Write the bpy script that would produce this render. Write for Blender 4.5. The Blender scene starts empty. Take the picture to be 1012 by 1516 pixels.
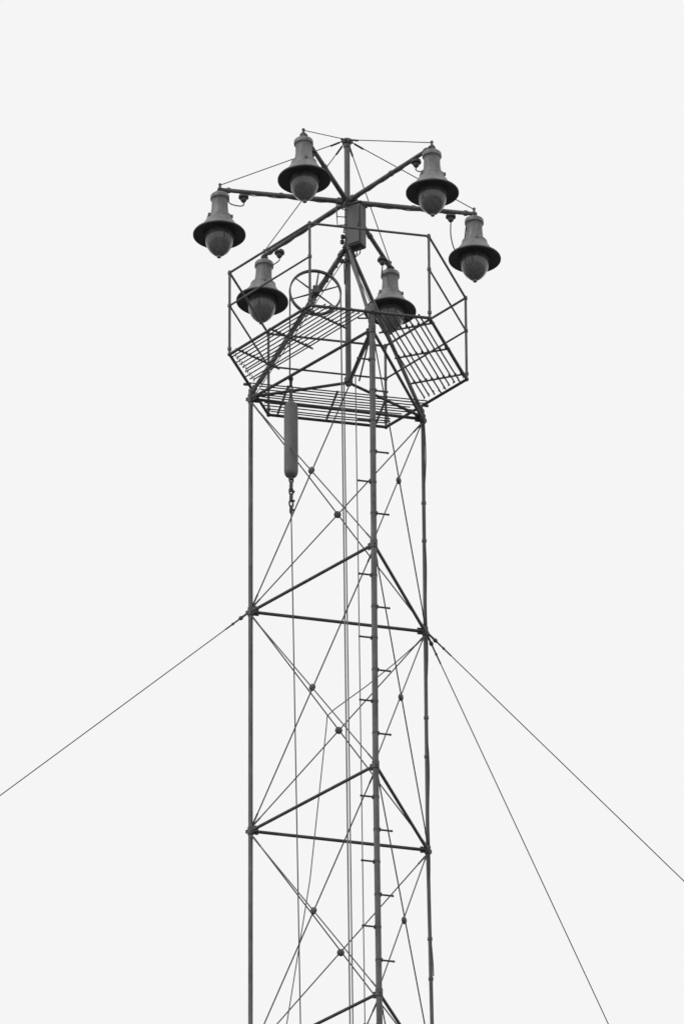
import bpy, bmesh, math, random
from mathutils import Vector, Matrix
random.seed(7)
scene=bpy.context.scene
COL=scene.collection
V=Vector
# ---------------------------------------------------------------- heights (m)
CAMZ=1.6
ZB=CAMZ+40.92          # guy level
H=2.3054               # panel height
ZA=ZB+2.309            # tower head
ZP=ZA+0.185            # platform floor
ZR=0.89                # rail height
ZH=ZA+2.0106           # hub of the lamp arms
ZT=ZA+2.708            # mast top
RT=1.65/math.sqrt(3)
TRI=76.64; HEXA=48.1; LAMP=49.43; RH=1.127; RL=1.2156
def pol(r,a,z):
    a=math.radians(a); return V((r*math.cos(a),-r*math.sin(a),z))
def node(k,z):
    p=pol(RT,TRI+{'M':0,'L':120,'R':-120}[k],z)
    d=max(0.0,ZB-H-z)      # the shaft spreads very slightly towards its foot
    p.x+=d*{'M':.006,'R':.011,'L':0}[k]
    return p

# ---------------------------------------------------------------- materials
def mat(name,base,var=0.35,rough=0.55,metal=0.0,scale=9.0,spec=0.4,coat=0.0,trans=0.0,streak=True):
    m=bpy.data.materials.new(name); m.use_nodes=True
    nt=m.node_tree; nt.nodes.clear()
    out=nt.nodes.new('ShaderNodeOutputMaterial'); b=nt.nodes.new('ShaderNodeBsdfPrincipled')
    nt.links.new(b.outputs[0],out.inputs[0])
    tc=nt.nodes.new('ShaderNodeTexCoord')
    mp=nt.nodes.new('ShaderNodeMapping'); nt.links.new(tc.outputs['Object'],mp.inputs[0])
    if streak: mp.inputs['Scale'].default_value=(1,1,0.35)
    n=nt.nodes.new('ShaderNodeTexNoise'); n.inputs['Scale'].default_value=scale; n.inputs['Detail'].default_value=6; n.inputs['Roughness'].default_value=0.65
    nt.links.new(mp.outputs[0],n.inputs['Vector'])
    n2=nt.nodes.new('ShaderNodeTexNoise'); n2.inputs['Scale'].default_value=scale*7; n2.inputs['Detail'].default_value=4
    nt.links.new(mp.outputs[0],n2.inputs['Vector'])
    mx=nt.nodes.new('ShaderNodeMath'); mx.operation='MULTIPLY_ADD'; mx.inputs[1].default_value=0.35
    nt.links.new(n2.outputs[0],mx.inputs[0]); 
    mm=nt.nodes.new('ShaderNodeMath'); mm.operation='MULTIPLY'; mm.inputs[1].default_value=0.65
    nt.links.new(n.outputs[0],mm.inputs[0]); nt.links.new(mm.outputs[0],mx.inputs[2])
    r=nt.nodes.new('ShaderNodeValToRGB')
    lo=base*(1-var); hi=base*(1+var)
    r.color_ramp.elements[0].position=0.36; r.color_ramp.elements[0].color=(lo,lo,lo,1)
    r.color_ramp.elements[1].position=0.64; r.color_ramp.elements[1].color=(hi,hi,hi,1)
    nt.links.new(mx.outputs[0],r.inputs[0]); nt.links.new(r.outputs[0],b.inputs['Base Color'])
    rr=nt.nodes.new('ShaderNodeMapRange'); rr.inputs['To Min'].default_value=max(0.03,rough-0.1); rr.inputs['To Max'].default_value=rough+0.12
    nt.links.new(n2.outputs[0],rr.inputs['Value']); nt.links.new(rr.outputs[0],b.inputs['Roughness'])
    b.inputs['Metallic'].default_value=metal
    b.inputs['Specular IOR Level'].default_value=spec
    b.inputs['Coat Weight'].default_value=coat
    b.inputs['Transmission Weight'].default_value=trans
    bp=nt.nodes.new('ShaderNodeBump'); bp.inputs['Strength'].default_value=0.15; bp.inputs['Distance'].default_value=0.003
    nt.links.new(n2.outputs[0],bp.inputs['Height'])
    if trans==0: nt.links.new(bp.outputs[0],b.inputs['Normal'])
    return m
STEEL=mat("painted_steel",0.118,0.45)
DARK=mat("dark_steel",0.08,0.45)
WIRE=mat("steel_wire",0.065,0.3,rough=0.5)
ROPE=mat("galvanised_rope",0.22,0.3,rough=0.5)
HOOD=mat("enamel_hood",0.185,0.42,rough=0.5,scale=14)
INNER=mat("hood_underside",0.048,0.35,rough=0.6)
GLASS=mat("bell_glass",0.19,0.4,rough=0.16,scale=7,spec=0.5,coat=0.2,trans=0.4)
WEIGHT=mat("cast_iron_weight",0.155,0.2,rough=0.6,scale=14)
BOXM=mat("box_paint",0.10,0.3)
CONC=mat("concrete",0.3,0.25,rough=0.85,scale=4,streak=False)
GROUND=mat("dry_grass_ground",0.12,0.45,rough=0.95,scale=0.4,streak=False)

# ---------------------------------------------------------------- mesh builder
class B:
    def __init__(s): s.v=[];s.f=[];s.m=[]
    def ring(s,c,x,y,r,n):
        i=len(s.v)
        for k in range(n):
            a=2*math.pi*k/n; s.v.append(c+x*(r*math.cos(a))+y*(r*math.sin(a)))
        return i
    def tube(s,pts,r,n=10,mi=0):
        pts=[V(p) for p in pts]
        rs=r if isinstance(r,(list,tuple)) else [r]*len(pts)
        t0=(pts[1]-pts[0]).normalized()
        x=t0.orthogonal().normalized(); prev=None
        for i,p in enumerate(pts):
            if i==0: t=t0
            elif i==len(pts)-1: t=(pts[i]-pts[i-1]).normalized()
            else: t=((pts[i]-pts[i-1]).normalized()+(pts[i+1]-pts[i]).normalized()).normalized()
            x=(x-t*x.dot(t)).normalized(); y=t.cross(x)
            q=s.ring(p,x,y,rs[i],n)
            if prev is None: s.f.append(tuple(q+k for k in reversed(range(n)))); s.m.append(mi)
            else:
                for k in range(n):
                    s.f.append((prev+k,prev+(k+1)%n,q+(k+1)%n,q+k)); s.m.append(mi)
            prev=q
        s.f.append(tuple(prev+k for k in range(n))); s.m.append(mi)
        return s
    def rod(s,a,b,r,n=10,mi=0): return s.tube([a,b],r,n,mi)
    def lathe(s,prof,c=V((0,0,0)),axis=V((0,0,1)),n=32,mi=0,mis=None):
        axis=V(axis).normalized(); x=axis.orthogonal().normalized(); y=axis.cross(x); prev=None
        for j,(r,z) in enumerate(prof):
            q=s.ring(V(c)+axis*z,x,y,max(r,1e-4),n)
            if prev is not None:
                for k in range(n):
                    s.f.append((prev+k,prev+(k+1)%n,q+(k+1)%n,q+k)); s.m.append(mis[j-1] if mis else mi)
            prev=q
        return s
    def ball(s,c,r,n=12,sq=1.0,axis=V((0,0,1)),mi=0):
        k=n//2
        return s.lathe([(r*math.sin(math.pi*i/k),-sq*r*math.cos(math.pi*i/k)) for i in range(k+1)],c,axis,n,mi)
    def box(s,c,d,rotz=0,ax=None,bev=0.0,mi=0):
        c=V(c)
        if ax is None:
            R=Matrix.Rotation(rotz,3,'Z'); ax=[R@V((1,0,0)),R@V((0,1,0)),V((0,0,1))]
        bm=bmesh.new(); bmesh.ops.create_cube(bm,size=1)
        for v in bm.verts: v.co=V((v.co.x*d[0],v.co.y*d[1],v.co.z*d[2]))
        if bev>0: bmesh.ops.bevel(bm,geom=bm.edges[:],offset=bev,segments=2,affect='EDGES')
        i=len(s.v); bm.verts.index_update()
        for v in bm.verts: s.v.append(c+ax[0]*v.co.x+ax[1]*v.co.y+ax[2]*v.co.z)
        for f in bm.faces: s.f.append(tuple(i+v.index for v in f.verts)); s.m.append(mi)
        bm.free(); return s
    def make(s,name,mats,parent=None,origin=None,smooth=True):
        if origin is None: origin=s.v[0].copy()
        origin=V(origin)
        me=bpy.data.meshes.new(name); me.from_pydata([tuple(v-origin) for v in s.v],[],s.f)
        for m in (mats if isinstance(mats,list) else [mats]): me.materials.append(m)
        bm=bmesh.new(); bm.from_mesh(me); bm.faces.ensure_lookup_table()
        for f,mi in zip(bm.faces,s.m): f.material_index=mi
        bmesh.ops.recalc_face_normals(bm,faces=bm.faces[:]); bm.to_mesh(me); bm.free()
        me.polygons.foreach_set('use_smooth',[smooth]*len(me.polygons))
        try: me.set_sharp_from_angle(angle=math.radians(40))
        except Exception: pass
        o=bpy.data.objects.new(name,me); COL.objects.link(o)
        po=WO[parent] if parent is not None else V((0,0,0))
        if parent is not None: o.parent=parent
        o.location=origin-po; WO[o]=origin
        return o
WO={}
def empty(name,loc,label,cat,group=None):
    e=bpy.data.objects.new(name,None); COL.objects.link(e); e.location=loc; e.empty_display_size=0.2
    e["label"]=label; e["category"]=cat
    if group: e["group"]=group
    WO[e]=V(loc); return e
def lerp(a,b,t): return a+(b-a)*t

# ---------------------------------------------------------------- ground
g=B(); S=3000;N=24
for j in range(N+1):
    for i in range(N+1): g.v.append(V((-S+2*S*i/N,-S+2*S*j/N,0)))
for j in range(N):
    for i in range(N):
        a=j*(N+1)+i; g.f.append((a,a+1,a+N+2,a+N+1)); g.m.append(0)
go=g.make("ground",GROUND,origin=(0,0,0),smooth=False); go["kind"]="structure"

# ---------------------------------------------------------------- tower
tower=empty("lamp_tower",(0,0,0),"tall triangular steel lattice lighting mast with railed platform","lighting mast")
T=tower
for k,r,top in (('L',0.0215,0.10),('R',0.0175,0.10),('M',0.0275,0.27)):
    b=B(); b.tube([node(k,0.02),node(k,ZB-H),node(k,ZA+top)],r,14)
    z=ZA
    while z>ZB-4*H and k=='R':      # pipe couplings
        for dz in (0.92,1.33):
            b.lathe([(r,-.015),(r+.006,-.013),(r+.006,.013),(r,.015)],node(k,z-dz),n=12)
        z-=H
    b.box(node(k,0.012),(0.3,0.3,0.024))
    b.make("leg",STEEL,T)
    f=B(); f.lathe([(0,0),(.42,0),(.42,.25),(.36,.33),(0,.33)],node(k,0)-V((0,0,.31)),n=20)
    f.make("footing",CONC,T)
# conduit on one leg
b=B(); pts=[]
for i in range(60):
    z=ZA-0.02-i*0.1
    pts.append(node('R',z)+V((0.012+0.014*math.sin(i*.45)*math.sin(i*.13+.6),-0.02,0)))
b.tube(pts,0.0055,6); b.make("leg_cable",WIRE,T)

faces=(('L','M'),('M','R'),('R','L'))
def gusset(k,z,big=1.0):
    b=B(); c=node(k,z); r=0.029 if k=='M' else 0.0225
    b.lathe([(r*.8,-.04*big),(r+.006,-.037*big),(r+.006,.037*big),(r*.8,.04*big)],c,n=12)
    for kk in 'LMR':
        if kk==k: continue
        d=(node(kk,z)-c).normalized(); up=V((0,0,1)); s=d.cross(up)
        b.box(c+d*.045,(.055*big,.008,.06*big),ax=[d,s,up])
        for dz in (-.025,.025):
            b.rod(c+d*.055+s*.013+up*dz,c+d*.055-s*.013+up*dz,.006,8)
    o=(c-V((0,0,z))).normalized()
    b.box(c+o*.032,(.03,.010,.035),ax=[o,o.cross(V((0,0,1))),V((0,0,1))])
    return b
def xbrace(a,c,zt,zb,b=None):
    b=b or B(); r=.0062
    tA=node(a,zt-.03);tC=node(c,zt-.03);bA=node(a,zb+.03);bC=node(c,zb+.03)
    n_=(tC-tA).cross(V((0,0,1))).normalized()
    mid=(tA+tC+bA+bC)/4
    off=n_*.006
    b.rod(tA+off,bC+off,r,8); b.rod(tC-off,bA-off,r,8)
    for p,q in ((tA+off,bC+off),(bC+off,tA+off),(tC-off,bA-off),(bA-off,tC-off)):
        d=(q-p).normalized(); b.rod(p+d*.04,p+d*.15,.0085,8)
    return b,mid,n_
for lv in range(-4,2):
    z=ZB+lv*H if lv<1 else ZA
    for k in 'LMR': gusset(k,z,1.15 if lv in (0,1) else 1.0).make("gusset_bracket",DARK,T,origin=node(k,z))
    for a,c in faces:
        p,q=node(a,z),node(c,z); d=(q-p).normalized()
        b=B(); b.rod(p+d*.03,q-d*.03,.0155 if lv<1 else .015,10)
        b.make("horizontal_beam",DARK,T)
for lv in range(-3,2):
    zt=ZB+lv*H if lv<1 else ZA; zb=ZB+(lv-1)*H
    for a,c in faces:
        b,mid,n_=xbrace(a,c,zt,zb); o=b.make("cross_brace",WIRE,T,origin=mid)
        d=B(); d.lathe([(0,-.021),(.02,-.02),(.033,-.011),(.035,0),(.033,.011),(.02,.02),(0,.021)],mid,n_,16)
        d.make("brace_disc",DARK,o,origin=mid)
b=B()
for lv in range(-18,-4):
    z=ZB+lv*H
    for a,c in faces:
        b.rod(node(a,z),node(c,z),.0155,6)
        xbrace(a,c,z+H,z,b)
o=b.make("lower_lattice",DARK,T); o["kind"]="stuff"

# climbing pegs: seven steps to a panel, sides alternating
tang=V((math.sin(math.radians(TRI)),math.cos(math.radians(TRI)),0)).normalized()
rad=pol(1,TRI,0).normalized()
def peg(b,z,sgn):
    c=node('M',z); d=tang*sgn
    b.tube([c+d*.02,c+d*.138],.009,8); b.ball(c+d*.138,.012,8)
    b.box(c+d*.03,(.012,.04,.03),ax=[d,rad,V((0,0,1))],bev=.003)
    b.lathe([(.0265,-.012),(.031,-.010),(.031,.010),(.0265,.012)],c,n=12)
lo=B()
for lv in range(1,-18,-1):
    for m_ in range(1,7):
        z=ZB+(lv)*H-m_*H/7; sg=-1 if m_%2 else 1
        if z<.4: continue
        if lv>=-3:
            b=B(); peg(b,z,sg); b.make("climbing_peg",DARK,T,origin=node('M',z))
        else: peg(lo,z,sg)
o=lo.make("lower_pegs",DARK,T); o["kind"]="stuff"

# mast + head frame
b=B(); b.rod(V((0,0,ZA-.03)),V((0,0,ZT)),.027,16)
for z,r,h in ((ZT-.02,.042,.025),(ZT-.07,.034,.02),(ZH,.05,.05),(ZA+1.48,.045,.04),(ZA+.02,.04,.03)):
    b.lathe([(.026,-h),(r,-h+.004),(r,h-.004),(.026,h)],V((0,0,z)),n=16)
for i in range(6):
    p=pol(.045,LAMP+60*i,ZT-.02); b.ball(p,.016,8)
    p=pol(.06,LAMP+60*i,ZH); d=pol(1,LAMP+60*i,0); b.box(p,(.08,.05,.06),ax=[d,d.cross(V((0,0,1))),V((0,0,1))],bev=.006)
b.make("mast",STEEL,T)
# insulators clustered below the box
for j,(x,y,z) in enumerate(((-.045,-.03,1.60),(-.05,-.05,1.53),(-.03,-.06,1.45),(-.065,-.02,1.40),(.02,-.07,1.38),(-.055,-.045,1.32))):
    b=B(); c=V((x,y,ZA+z)); b.lathe([(0,-.026),(.014,-.024),(.022,-.014),(.013,-.004),(.022,.008),(.012,.02),(0,.026)],c,n=12)
    b.rod(c,V((0,0,ZA+z)),.006,6); b.make("insulator",DARK,T,origin=c)
for kk in 'LMR':
    c=V((0,0,ZA)); q=node(kk,ZA+.02); d=(q-c).normalized()
    b=B(); b.rod(c+d*.03,q-d*.03,.0145,10); b.make("floor_strut",DARK,T)
    ap=pol(.035,TRI+{'M':0,'L':120,'R':-120}[kk],ZA+1.48); q=node(kk,ZA+.05)
    b=B(); b.rod(ap,q,.019 if kk!='M' else .017,12)
    d=(q-ap).normalized(); s=d.cross(V((0,0,1))).normalized()
    if kk=='L':
        b.rod(ap+s*.045+d*.1,q+s*.045-d*.15,.008,8)
        for t in (.05,.10,.15,.20,.26,.33,.42,.5): b.box(lerp(ap,q,t)+s*.02,(.022,.075,.03),ax=[d,s,d.cross(s)],bev=.004)
    for t in (.03,.97): b.lathe([(.018,-.03),(.028,-.028),(.028,.028),(.018,.03)],lerp(ap,q,t),d,12)
    b.make("tripod_leg",STEEL,T)
    m=B(); m.rod(V((0,0,ZA+1.42)),node(kk,ZA-.0)+V((.02,0,0)),.0045,6); m.make("tripod_stay",WIRE,T)
b=B(); b.rod(node('M',ZA+.02),V((.10,.0,ZA+.02)),.008,8); b.rod(node('M',ZA+.12),node('M',ZA+.12)+V((-.13,.03,.02)),.008,8); b.rod(node('M',ZA+.16),node('M',ZA+.16)+V((.12,.0,.02)),.008,8)
b.make("head_bracket",DARK,T)

for i in range(6):
    a=LAMP+60*i; end=pol(RL,a,ZH); st=pol(.05,a,ZH); d=(end-st).normalized()
    b=B(); b.tube([st,end+d*.02],[.0245,.0195],14)
    for t in (.5,.93): b.lathe([(.02,-.018),(.028,-.016),(.028,.016),(.02,.018)],lerp(st,end,t),d,14)
    b.rod(end+V((0,0,-.04)),end+V((0,0,.055)),.012,8); b.ball(end+V((0,0,.055)),.017,8)
    pts=[lerp(st,end,.02+.76*j/14)+V((0,0,-.029-.006*math.sin(j*1.9+i))) for j in range(15)]
    b.tube(pts,.005,6)
    b.make("lamp_arm",STEEL,T)
    w=B(); w.rod(pol(.045,a,ZT-.02),end+V((0,0,.05)),.0048,8)
    p=pol(.045,a,ZT-.02); dd=(end-p).normalized(); w.rod(p+dd*.03,p+dd*.13,.010,8)
    w.make("stay_wire",WIRE,T)

# ---------------------------------------------------------------- platform
plat=bpy.data.objects.new("platform",None); COL.objects.link(plat); plat.parent=T; plat.location=(0,0,ZP); WO[plat]=V((0,0,ZP))
hx=lambda i,z: pol(RH,HEXA+60*i,z)
b=B()
for i in range(6):
    p,q=hx(i,ZP-.012),hx(i+1,ZP-.012); b.rod(p,q,.0145,10); b.ball(p,.021,10)
for kk in 'LMR': 
    c=node(kk,ZP-.03); o_=pol(1.02,TRI+{'M':0,'L':120,'R':-120}[kk],ZP-.012); b.rod(c,o_,.014,8)
b.make("floor_frame",DARK,plat)
for ei in (1,3,5):
    ac=HEXA+60*ei+30
    n_=pol(1,ac,0); s=n_.cross(V((0,0,1))).normalized()
    b=B(); t0,t1=.49,.95; nb=9 if ei==5 else 11; rr=.0075 if ei==5 else .0062
    for j in range(nb):
        t=t0+(t1-t0)*j/(nb-1); hl=.80-(t-.476)*.52
        e0=random.uniform(-.03,.06); e1=random.uniform(-.03,.06)
        zz=ZP+.012+random.uniform(-.004,.004)
        pa=n_*(t+random.uniform(-.005,.005))-s*(hl+e0)+V((0,0,zz)); pb=n_*(t+random.uniform(-.009,.009))+s*(hl+e1)+V((0,0,zz))
        b.tube([pa,lerp(pa,pb,.5)+V((0,0,random.uniform(-.008,.004))),pb],rr,8); b.ball(pa,rr*1.25,8); b.ball(pb,rr*1.25,8)
    for sx in (-.48,-.01,.46):
        b.box(n_*((t0+t1)/2)+s*sx+V((0,0,ZP-.004)),(t1-t0+.08,.012,.014),ax=[n_,s,V((0,0,1))])
        for j in range(nb):
            t=t0+(t1-t0)*j/(nb-1)
            b.box(n_*t+s*(sx+.004)+V((0,0,ZP+.010)),(.018,.022,.016),ax=[n_,s,V((0,0,1))])
    if ei!=3:
      for sg in (-1,1):
        for j in range(nb):
            t=t0+(t1-t0)*j/(nb-1); hl=.80-(t-.476)*.52-.02
            p=n_*t+s*sg*hl+V((0,0,ZP)); b.rod(p+V((0,0,-.012)),p+V((0,0,.03)),.0045,6)
    b.make("floor_grating",DARK,plat)
for i in range(6):
    b=B(); p=hx(i,ZP-.025); q=hx(i,ZP+ZR+.02); b.rod(p,q,.0125,10)
    for z in (.05,ZR*.59,ZR-.005): b.lathe([(.012,-.016),(.019,-.014),(.019,.014),(.012,.016)],hx(i,ZP+z),n=10)
    b.make("railing_post",STEEL,plat)
b=B()
for i in range(6):
    for z,r in ((ZR,.0115),(ZR*.59,.0095)):
        if z<ZR-.01 and i==0: continue
        b.rod(hx(i,ZP+z),hx(i+1,ZP+z),r,8)
b.make("handrail",STEEL,plat)

# ---------------------------------------------------------------- control box
rz=math.radians(-28)
C=V((.085,-.075,ZA+1.675))
cb=empty("control_box",C,"dark steel electrical box clamped to the mast","electrical box")
b=B(); b.box(C,(.145,.12,.46),rz,bev=.008); b.box(C+V((0,0,.235)),(.165,.14,.014),rz,bev=.003)
b.make("box_body",BOXM,cb,origin=C)
R=Matrix.Rotation(rz,3,'Z')
b=B(); b.box(C+R@V((0,-.064,-.01)),(.125,.008,.40),rz,bev=.003); b.box(C+R@V((.048,-.071,-.01)),(.012,.012,.05),rz)
b.make("box_door",BOXM,cb)
b=B()
for x in (-.035,0,.035): b.rod(C+R@V((x,0,-.225)),C+R@V((x,0,-.265)),.012,8)
b.make("cable_gland",DARK,cb)
def one(pts,r=.006):
    b=B(); b.tube(pts,r,6); b.make("box_cable",WIRE,cb)
for j in range(3):
    p=C+R@V((-.035+.035*j,0,-.26)); q=V((-.035,-.045+.03*j,ZA+1.33))
    one([p,p+V((0,0,-.04)),lerp(p,q,.5)+V((0,0,-.04)),q,V((-.03,-.04+.03*j,ZA+1.1))])
for j in range(4):
    p=C+R@V((-.06,-.03+.02*j,.19-.07*j)); q=pol(.12,LAMP+60*(j+1)-20,ZH-.03)
    m=lerp(p,q,.5)+V((-.06,-.03,-.08-.02*j)); one([p,p+V((-.03,-.01,.0)),m,q])

# ---------------------------------------------------------------- pulley wheel
W=V((-.305,-.065,ZA+.955)); RW=.237; ny=V((math.sin(math.radians(-8)),math.cos(math.radians(8)),0)).normalized()
wx=V((0,0,1)).cross(ny).normalized()*-1
wh=empty("pulley_wheel",W,"large spoked iron pulley wheel mounted on a tripod leg","pulley wheel")
b=B()
b.lathe([(RW-.005,-.016),(RW+.010,-.020),(RW+.010,-.012),(RW+.003,-.004),(RW+.003,.004),(RW+.010,.012),(RW+.010,.020),(RW-.005,.016),(RW-.005,-.016)],W,ny,48)
b.make("wheel_rim",STEEL,wh,origin=W)
b=B(); b.lathe([(0,-.05),(.025,-.05),(.038,-.03),(.038,.03),(.025,.05),(0,.05)],W,ny,16); b.make("wheel_hub",DARK,wh,origin=W)
for i in range(6):
    a=math.radians(60*i+22); d=wx*math.cos(a)+V((0,0,1))*math.sin(a)
    b=B(); b.tube([W+d*.03,W+d*(RW-.002)],[.010,.0065],8); b.make("spoke",STEEL,wh)
b=B(); L0=pol(.035,TRI+120,ZA+1.48); L1=node('L',ZA+.05)
b.rod(W-ny*.06,lerp(L0,L1,.36),.014,8); b.rod(W-ny*.05,lerp(L0,L1,.10),.009,8); b.rod(W-ny*.05,lerp(L0,L1,.62),.009,8)
b.rod(W+ny*.05,lerp(L0,L1,.15),.009,8)
b.box(W-ny*.06,(.06,.02,.08),ax=[wx,ny,V((0,0,1))],bev=.004)
b.make("wheel_bracket",DARK,wh)

# ---------------------------------------------------------------- counterweight
xr=-.535; yr=W.y
top=ZA-.245; bot=ZA-1.07
cw=empty("counterweight",(xr,yr,bot),"long round-ended iron counterweight hanging on a rope","counterweight")
b=B(); pr=[(0,0),(.025,.004),(.048,.016),(.060,.036),(.0655,.065)]
h=top-bot
prof=pr+[(.0655,h*.5),(.0655,h-.07),(.060,h-.045),(.048,h-.022),(.03,h-.006),(0,h)]
b.lathe(prof,V((xr,yr,bot)),n=28); b.make("weight_body",WEIGHT,cw,origin=(xr,yr,bot))
def link(b,c,l,w,r,ang):
    pts=[]; dx=V((math.cos(ang),math.sin(ang),0))
    for i in range(13):
        a=2*math.pi*i/12; pts.append(V(c)+dx*(w*math.sin(a))+V((0,0,l*math.cos(a))))
    b.tube(pts,r,6)
def chain(z0,z1,nl,r=.0075,w=.016):
    b=B(); st=(z1-z0)/nl
    for i in range(nl): link(b,(xr,yr,z0+st*(i+.5)),abs(st)*.62,w,r,(i%2)*math.pi/2+.5)
    return b
b=chain(top-.01,top+.24,4); b.ball(V((xr,yr,top+.25)),.024,10,1.3); b.ball(V((xr,yr,top+.12)),.02,10); b.ball(V((xr,yr,top+.005)),.026,10)
b.make("shackle_chain",DARK,cw)
b=chain(bot+.01,bot-.38,6,.009,.019)
for dz in (-.15,-.25,-.35): b.box((xr+.012,yr,bot+dz),(.045,.014,.02),.3,bev=.003)
b.ball(V((xr,yr,bot-.01)),.022,10); b.make("hanging_chain",DARK,cw)
def cable(name,pts,r,label,m,cat="cable",group=None):
    b=B(); b.tube(pts,r,8); o=b.make(name,m); o["label"]=label; o["category"]=cat
    if group:o["group"]=group
    return o
cable("hoist_rope",[V((xr-.01,yr,top+.26)),V((W.x-RW,yr,W.z-.02))],.007,"short steel rope from pulley wheel to counterweight",WIRE,"rope")
cable("hoist_rope",[V((xr,yr,bot-.38)),V((xr+.075,yr,bot-6.0)),V((xr+.45,yr,.1))],.0058,"thin steel rope hanging below the counterweight",WIRE,"rope")
x2=W.x+RW
for dx,dy,r,zt,m in ((0.0,0,.0075,W.z,ROPE),(.026,.03,.0065,ZA-.02,ROPE)):
    cable("hoist_rope",[V((x2+dx,yr+dy,zt)),V((x2+dx+.045,yr+dy,ZB-4.6)),V((x2+dx+.3,yr+dy,.1))],r,"pale steel rope running down inside the tower",m,"rope","pale ropes inside the tower")
cable("power_cable",[V((.065,-.02,ZA+.05)),V((.11,-.02,ZB-4.6)),V((.3,-.02,.1))],.0055,"thin pale cable running down inside the tower",ROPE)
rb=node('R',ZB-.06)
P1=V((-.205,0,ZB-1.235)); 
pts=[rb+V((-.03,0,-.02)), lerp(rb,P1,.3)+V((0,0,-.022)),lerp(rb,P1,.6)+V((0,0,-.03)),lerp(rb,P1,.93)+V((0,0,-.012)), P1+V((-.008,0,-.03)),P1+V((-.016,0,-.14)),V((-.375,0,ZB-2.96)),V((-.615,0,ZB-4.62)),V((-.66,0,ZB-7)),V((-.66,.05,.1))]
cable("slack_cable",pts,.005,"slack thin cable slung from a tower corner",WIRE)

# ---------------------------------------------------------------- guy wires
for k,az in (('L',160.6),('R',-11.6),('R',-54.3)):
    s=node(k,ZB-.02); d=(pol(1,az,0)+V((0,0,-1))).normalized()
    s=s+pol(.03,az,0); L=s.z/(-d.z)
    gw=empty("guy_wire",s+d*L,"long straight steel guy wire anchored to the tower corner","guy wire","guy wires bracing the tower")
    b=B(); b.rod(s+d*.02,s+d*L,.0048,8); b.make("wire",WIRE,gw,origin=s+d*L)
    b=B(); b.rod(s,s+d*.07,.011,8); b.ball(s+d*.09,.021,10,1.2,d); b.rod(s+d*.1,s+d*.19,.008,8); b.ball(s+d*.2,.014,8); b.rod(s+d*.2,s+d*.30,.0075,8)
    b.make("turnbuckle",DARK,gw)
    b=B(); e=s+d*L; b.box(V((e.x,e.y,.12)),(.6,.6,.3),math.radians(-az),bev=.03); b.make("anchor_block",CONC,gw)

# ---------------------------------------------------------------- lamps
def build_lamp(o,sag):
    """local frame: +x points outward along the arm, origin on the arm end"""
    b=B()
    prof=[(0,-.03),(.05,-.032),(.070,-.044),(.084,-.054),(.090,-.065),(.090,-.098),(.080,-.106),(.076,-.112),(.076,-.14),(.078,-.20),(.085,-.255),(.094,-.288),
          (.116,-.295),(.121,-.303),(.121,-.322),(.125,-.334),(.142,-.362),(.160,-.392),(.182,-.425),(.210,-.452),(.240,-.474),(.2475,-.484),(.2475,-.496),(.241,-.501),
          (.232,-.495),(.20,-.484),(.17,-.477),(.148,-.474),(.142,-.487)]
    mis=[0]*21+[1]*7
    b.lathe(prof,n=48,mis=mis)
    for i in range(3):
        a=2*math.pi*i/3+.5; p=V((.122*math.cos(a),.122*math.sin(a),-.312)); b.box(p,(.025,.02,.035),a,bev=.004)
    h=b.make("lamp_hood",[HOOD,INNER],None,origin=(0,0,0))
    b=B(); R0=.138
    pf=[(R0,-.470),(R0+.001,-.50),(R0-.003,-.545),(R0-.012,-.59),(R0-.028,-.632),(R0-.052,-.670),(R0-.084,-.702),(.034,-.718),(.022,-.724),(.018,-.742),(0,-.747)]
    b.lathe(pf,n=40); gl=b.make("glass_bell",GLASS,None,origin=(0,0,0))
    b=B(); b.lathe([(.0,-.45),(.05,-.46),(.05,-.52),(.03,-.54)],n=20); b.ball(V((0,0,-.585)),.05,16,1.3)
    bu=b.make("bulb",HOOD,None,origin=(0,0,0))
    b=B(); b.box((0,0,.0),(.05,.06,.05),bev=.008); b.rod(V((0,-.04,0)),V((0,.04,0)),.009,8); b.rod(V((0,0,-.05)),V((0,0,.02)),.02,10)
    b.box((.03,0,-.03),(.03,.05,.03),bev=.005)
    hg=b.make("hanger",DARK,None,origin=(0,0,0))
    b=B(); x=-.225
    b.lathe([(0,-.028),(.03,-.03),(.048,-.036),(.048,-.052),(.026,-.058),(.03,-.075),(.02,-.095),(.012,-.10),(0,-.102)],V((x,0,0)),n=18)
    b.box((x,0,-.028),(.085,.045,.014),bev=.004)
    tb=b.make("terminal_box",DARK,None,origin=(0,0,0))
    b=B(); pts=[]
    P=[V((x,0,-.10)),V((x+.0,.0,-.10-sag*.55)),V((x+.045,.02,-.10-sag)),V((x+.12,.02,-.10-sag*.8)),V((x+.145,0,-.09-sag*.2)),V((-.06,0,-.055)),V((-.04,0,-.05))]
    Q=[P[0]]+P+[P[-1]]
    for i in range(1,len(Q)-2):
        for j in range(6):
            t=j/6; p0,p1,p2,p3=Q[i-1:i+3]
            pts.append(.5*((2*p1)+(p2-p0)*t+(2*p0-5*p1+4*p2-p3)*t*t+(3*p1-p0-3*p2+p3)*t**3))
    pts.append(P[-1]); b.tube(pts,.0058,6)
    ca=b.make("lamp_cable",WIRE,None,origin=(0,0,0))
    parts=[h,gl,bu,hg,tb,ca]
    for p in parts: p.parent=o; p.location=(0,0,0)
    return parts
lab="bell-shaped enamel lamp with glass dome hanging from an arm"
labs={5:"bell-shaped enamel lamp with long drooping cable on an arm"}
grp="lamps hanging from the mast arms"
base=None
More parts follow.
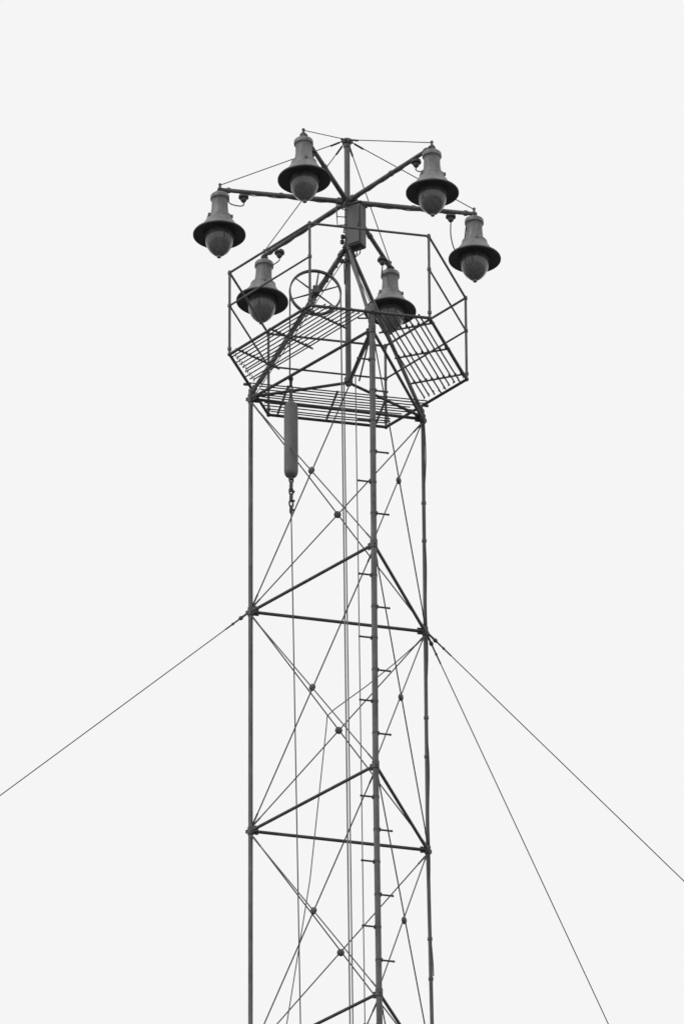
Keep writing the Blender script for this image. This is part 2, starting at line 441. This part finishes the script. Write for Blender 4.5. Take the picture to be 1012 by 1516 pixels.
for i in range(6):
    a=LAMP+60*i; p=pol(RL,a,ZH-.014)
    # LAMP+60*5 -> -10.6 deg: the lamp whose cable droops in a long loop
    if i==3: p.z-=.02
    o=empty("pendant_lamp",p,labs.get(i,lab),"lamp",grp)
    tilt={3:(2.5,-1)}.get(i,(random.uniform(-1,1),random.uniform(-1,1)))
    o.rotation_euler=(math.radians(tilt[0]),math.radians(tilt[1]),math.radians(-a))
    if i==0: base=build_lamp(o,.06)
    elif i==5: build_lamp(o,.30)
    else:
        for q in base:
            c=q.copy(); COL.objects.link(c); c.parent=o

# ---------------------------------------------------------------- camera
f=12982.8; yaw=-0.00098; p=0.54371; r=-0.00598; D=69.18712
F=V((math.sin(yaw)*math.cos(p),math.cos(yaw)*math.cos(p),math.sin(p))); Rr=V((math.cos(yaw),-math.sin(yaw),0)); U=Rr.cross(F)
R2=Rr*math.cos(r)+U*math.sin(r); U2=U*math.cos(r)-Rr*math.sin(r)
cam=bpy.data.cameras.new("camera"); co=bpy.data.objects.new("camera",cam); COL.objects.link(co)
M=Matrix((R2,U2,-F)).transposed().to_4x4(); M.translation=V((0,-D,CAMZ)); co.matrix_world=M
cam.sensor_fit='HORIZONTAL'; cam.sensor_width=36; cam.lens=36*f/1012; cam.clip_start=1; cam.clip_end=6000
scene.camera=co

# ---------------------------------------------------------------- light
w=bpy.data.worlds.new("World"); scene.world=w; w.use_nodes=True
nt=w.node_tree; nt.nodes.clear()
out=nt.nodes.new('ShaderNodeOutputWorld'); bg=nt.nodes.new('ShaderNodeBackground'); nt.links.new(bg.outputs[0],out.inputs[0])
sky=nt.nodes.new('ShaderNodeTexSky'); sky.sky_type='NISHITA'; sky.sun_disc=False
sky.sun_elevation=math.radians(50)
bw=nt.nodes.new('ShaderNodeRGBToBW'); nt.links.new(sky.outputs[0],bw.inputs[0])
mx=nt.nodes.new('ShaderNodeMix'); mx.data_type='RGBA'; mx.inputs[0].default_value=0.985
nt.links.new(bw.outputs[0],mx.inputs[6]); mx.inputs[7].default_value=(9.25,9.25,9.25,1)   # overcast cloud deck
nt.links.new(mx.outputs[2],bg.inputs[0]); bg.inputs[1].default_value=0.1
sd=bpy.data.lights.new("sun",'SUN'); sd.energy=0.8; sd.angle=math.radians(20); sd.color=(1,1,1)
so=bpy.data.objects.new("sun",sd); COL.objects.link(so)
el=math.radians(50)
dirv=V((-math.cos(el)*math.sin(math.radians(60)),-math.cos(el)*math.cos(math.radians(60)),math.sin(el)))
so.rotation_euler=dirv.to_track_quat('Z','Y').to_euler(); so.location=(0,0,60)
sky.sun_rotation=math.radians(240)
scene.view_settings.view_transform='Standard'; scene.view_settings.look='None'; scene.view_settings.exposure=0
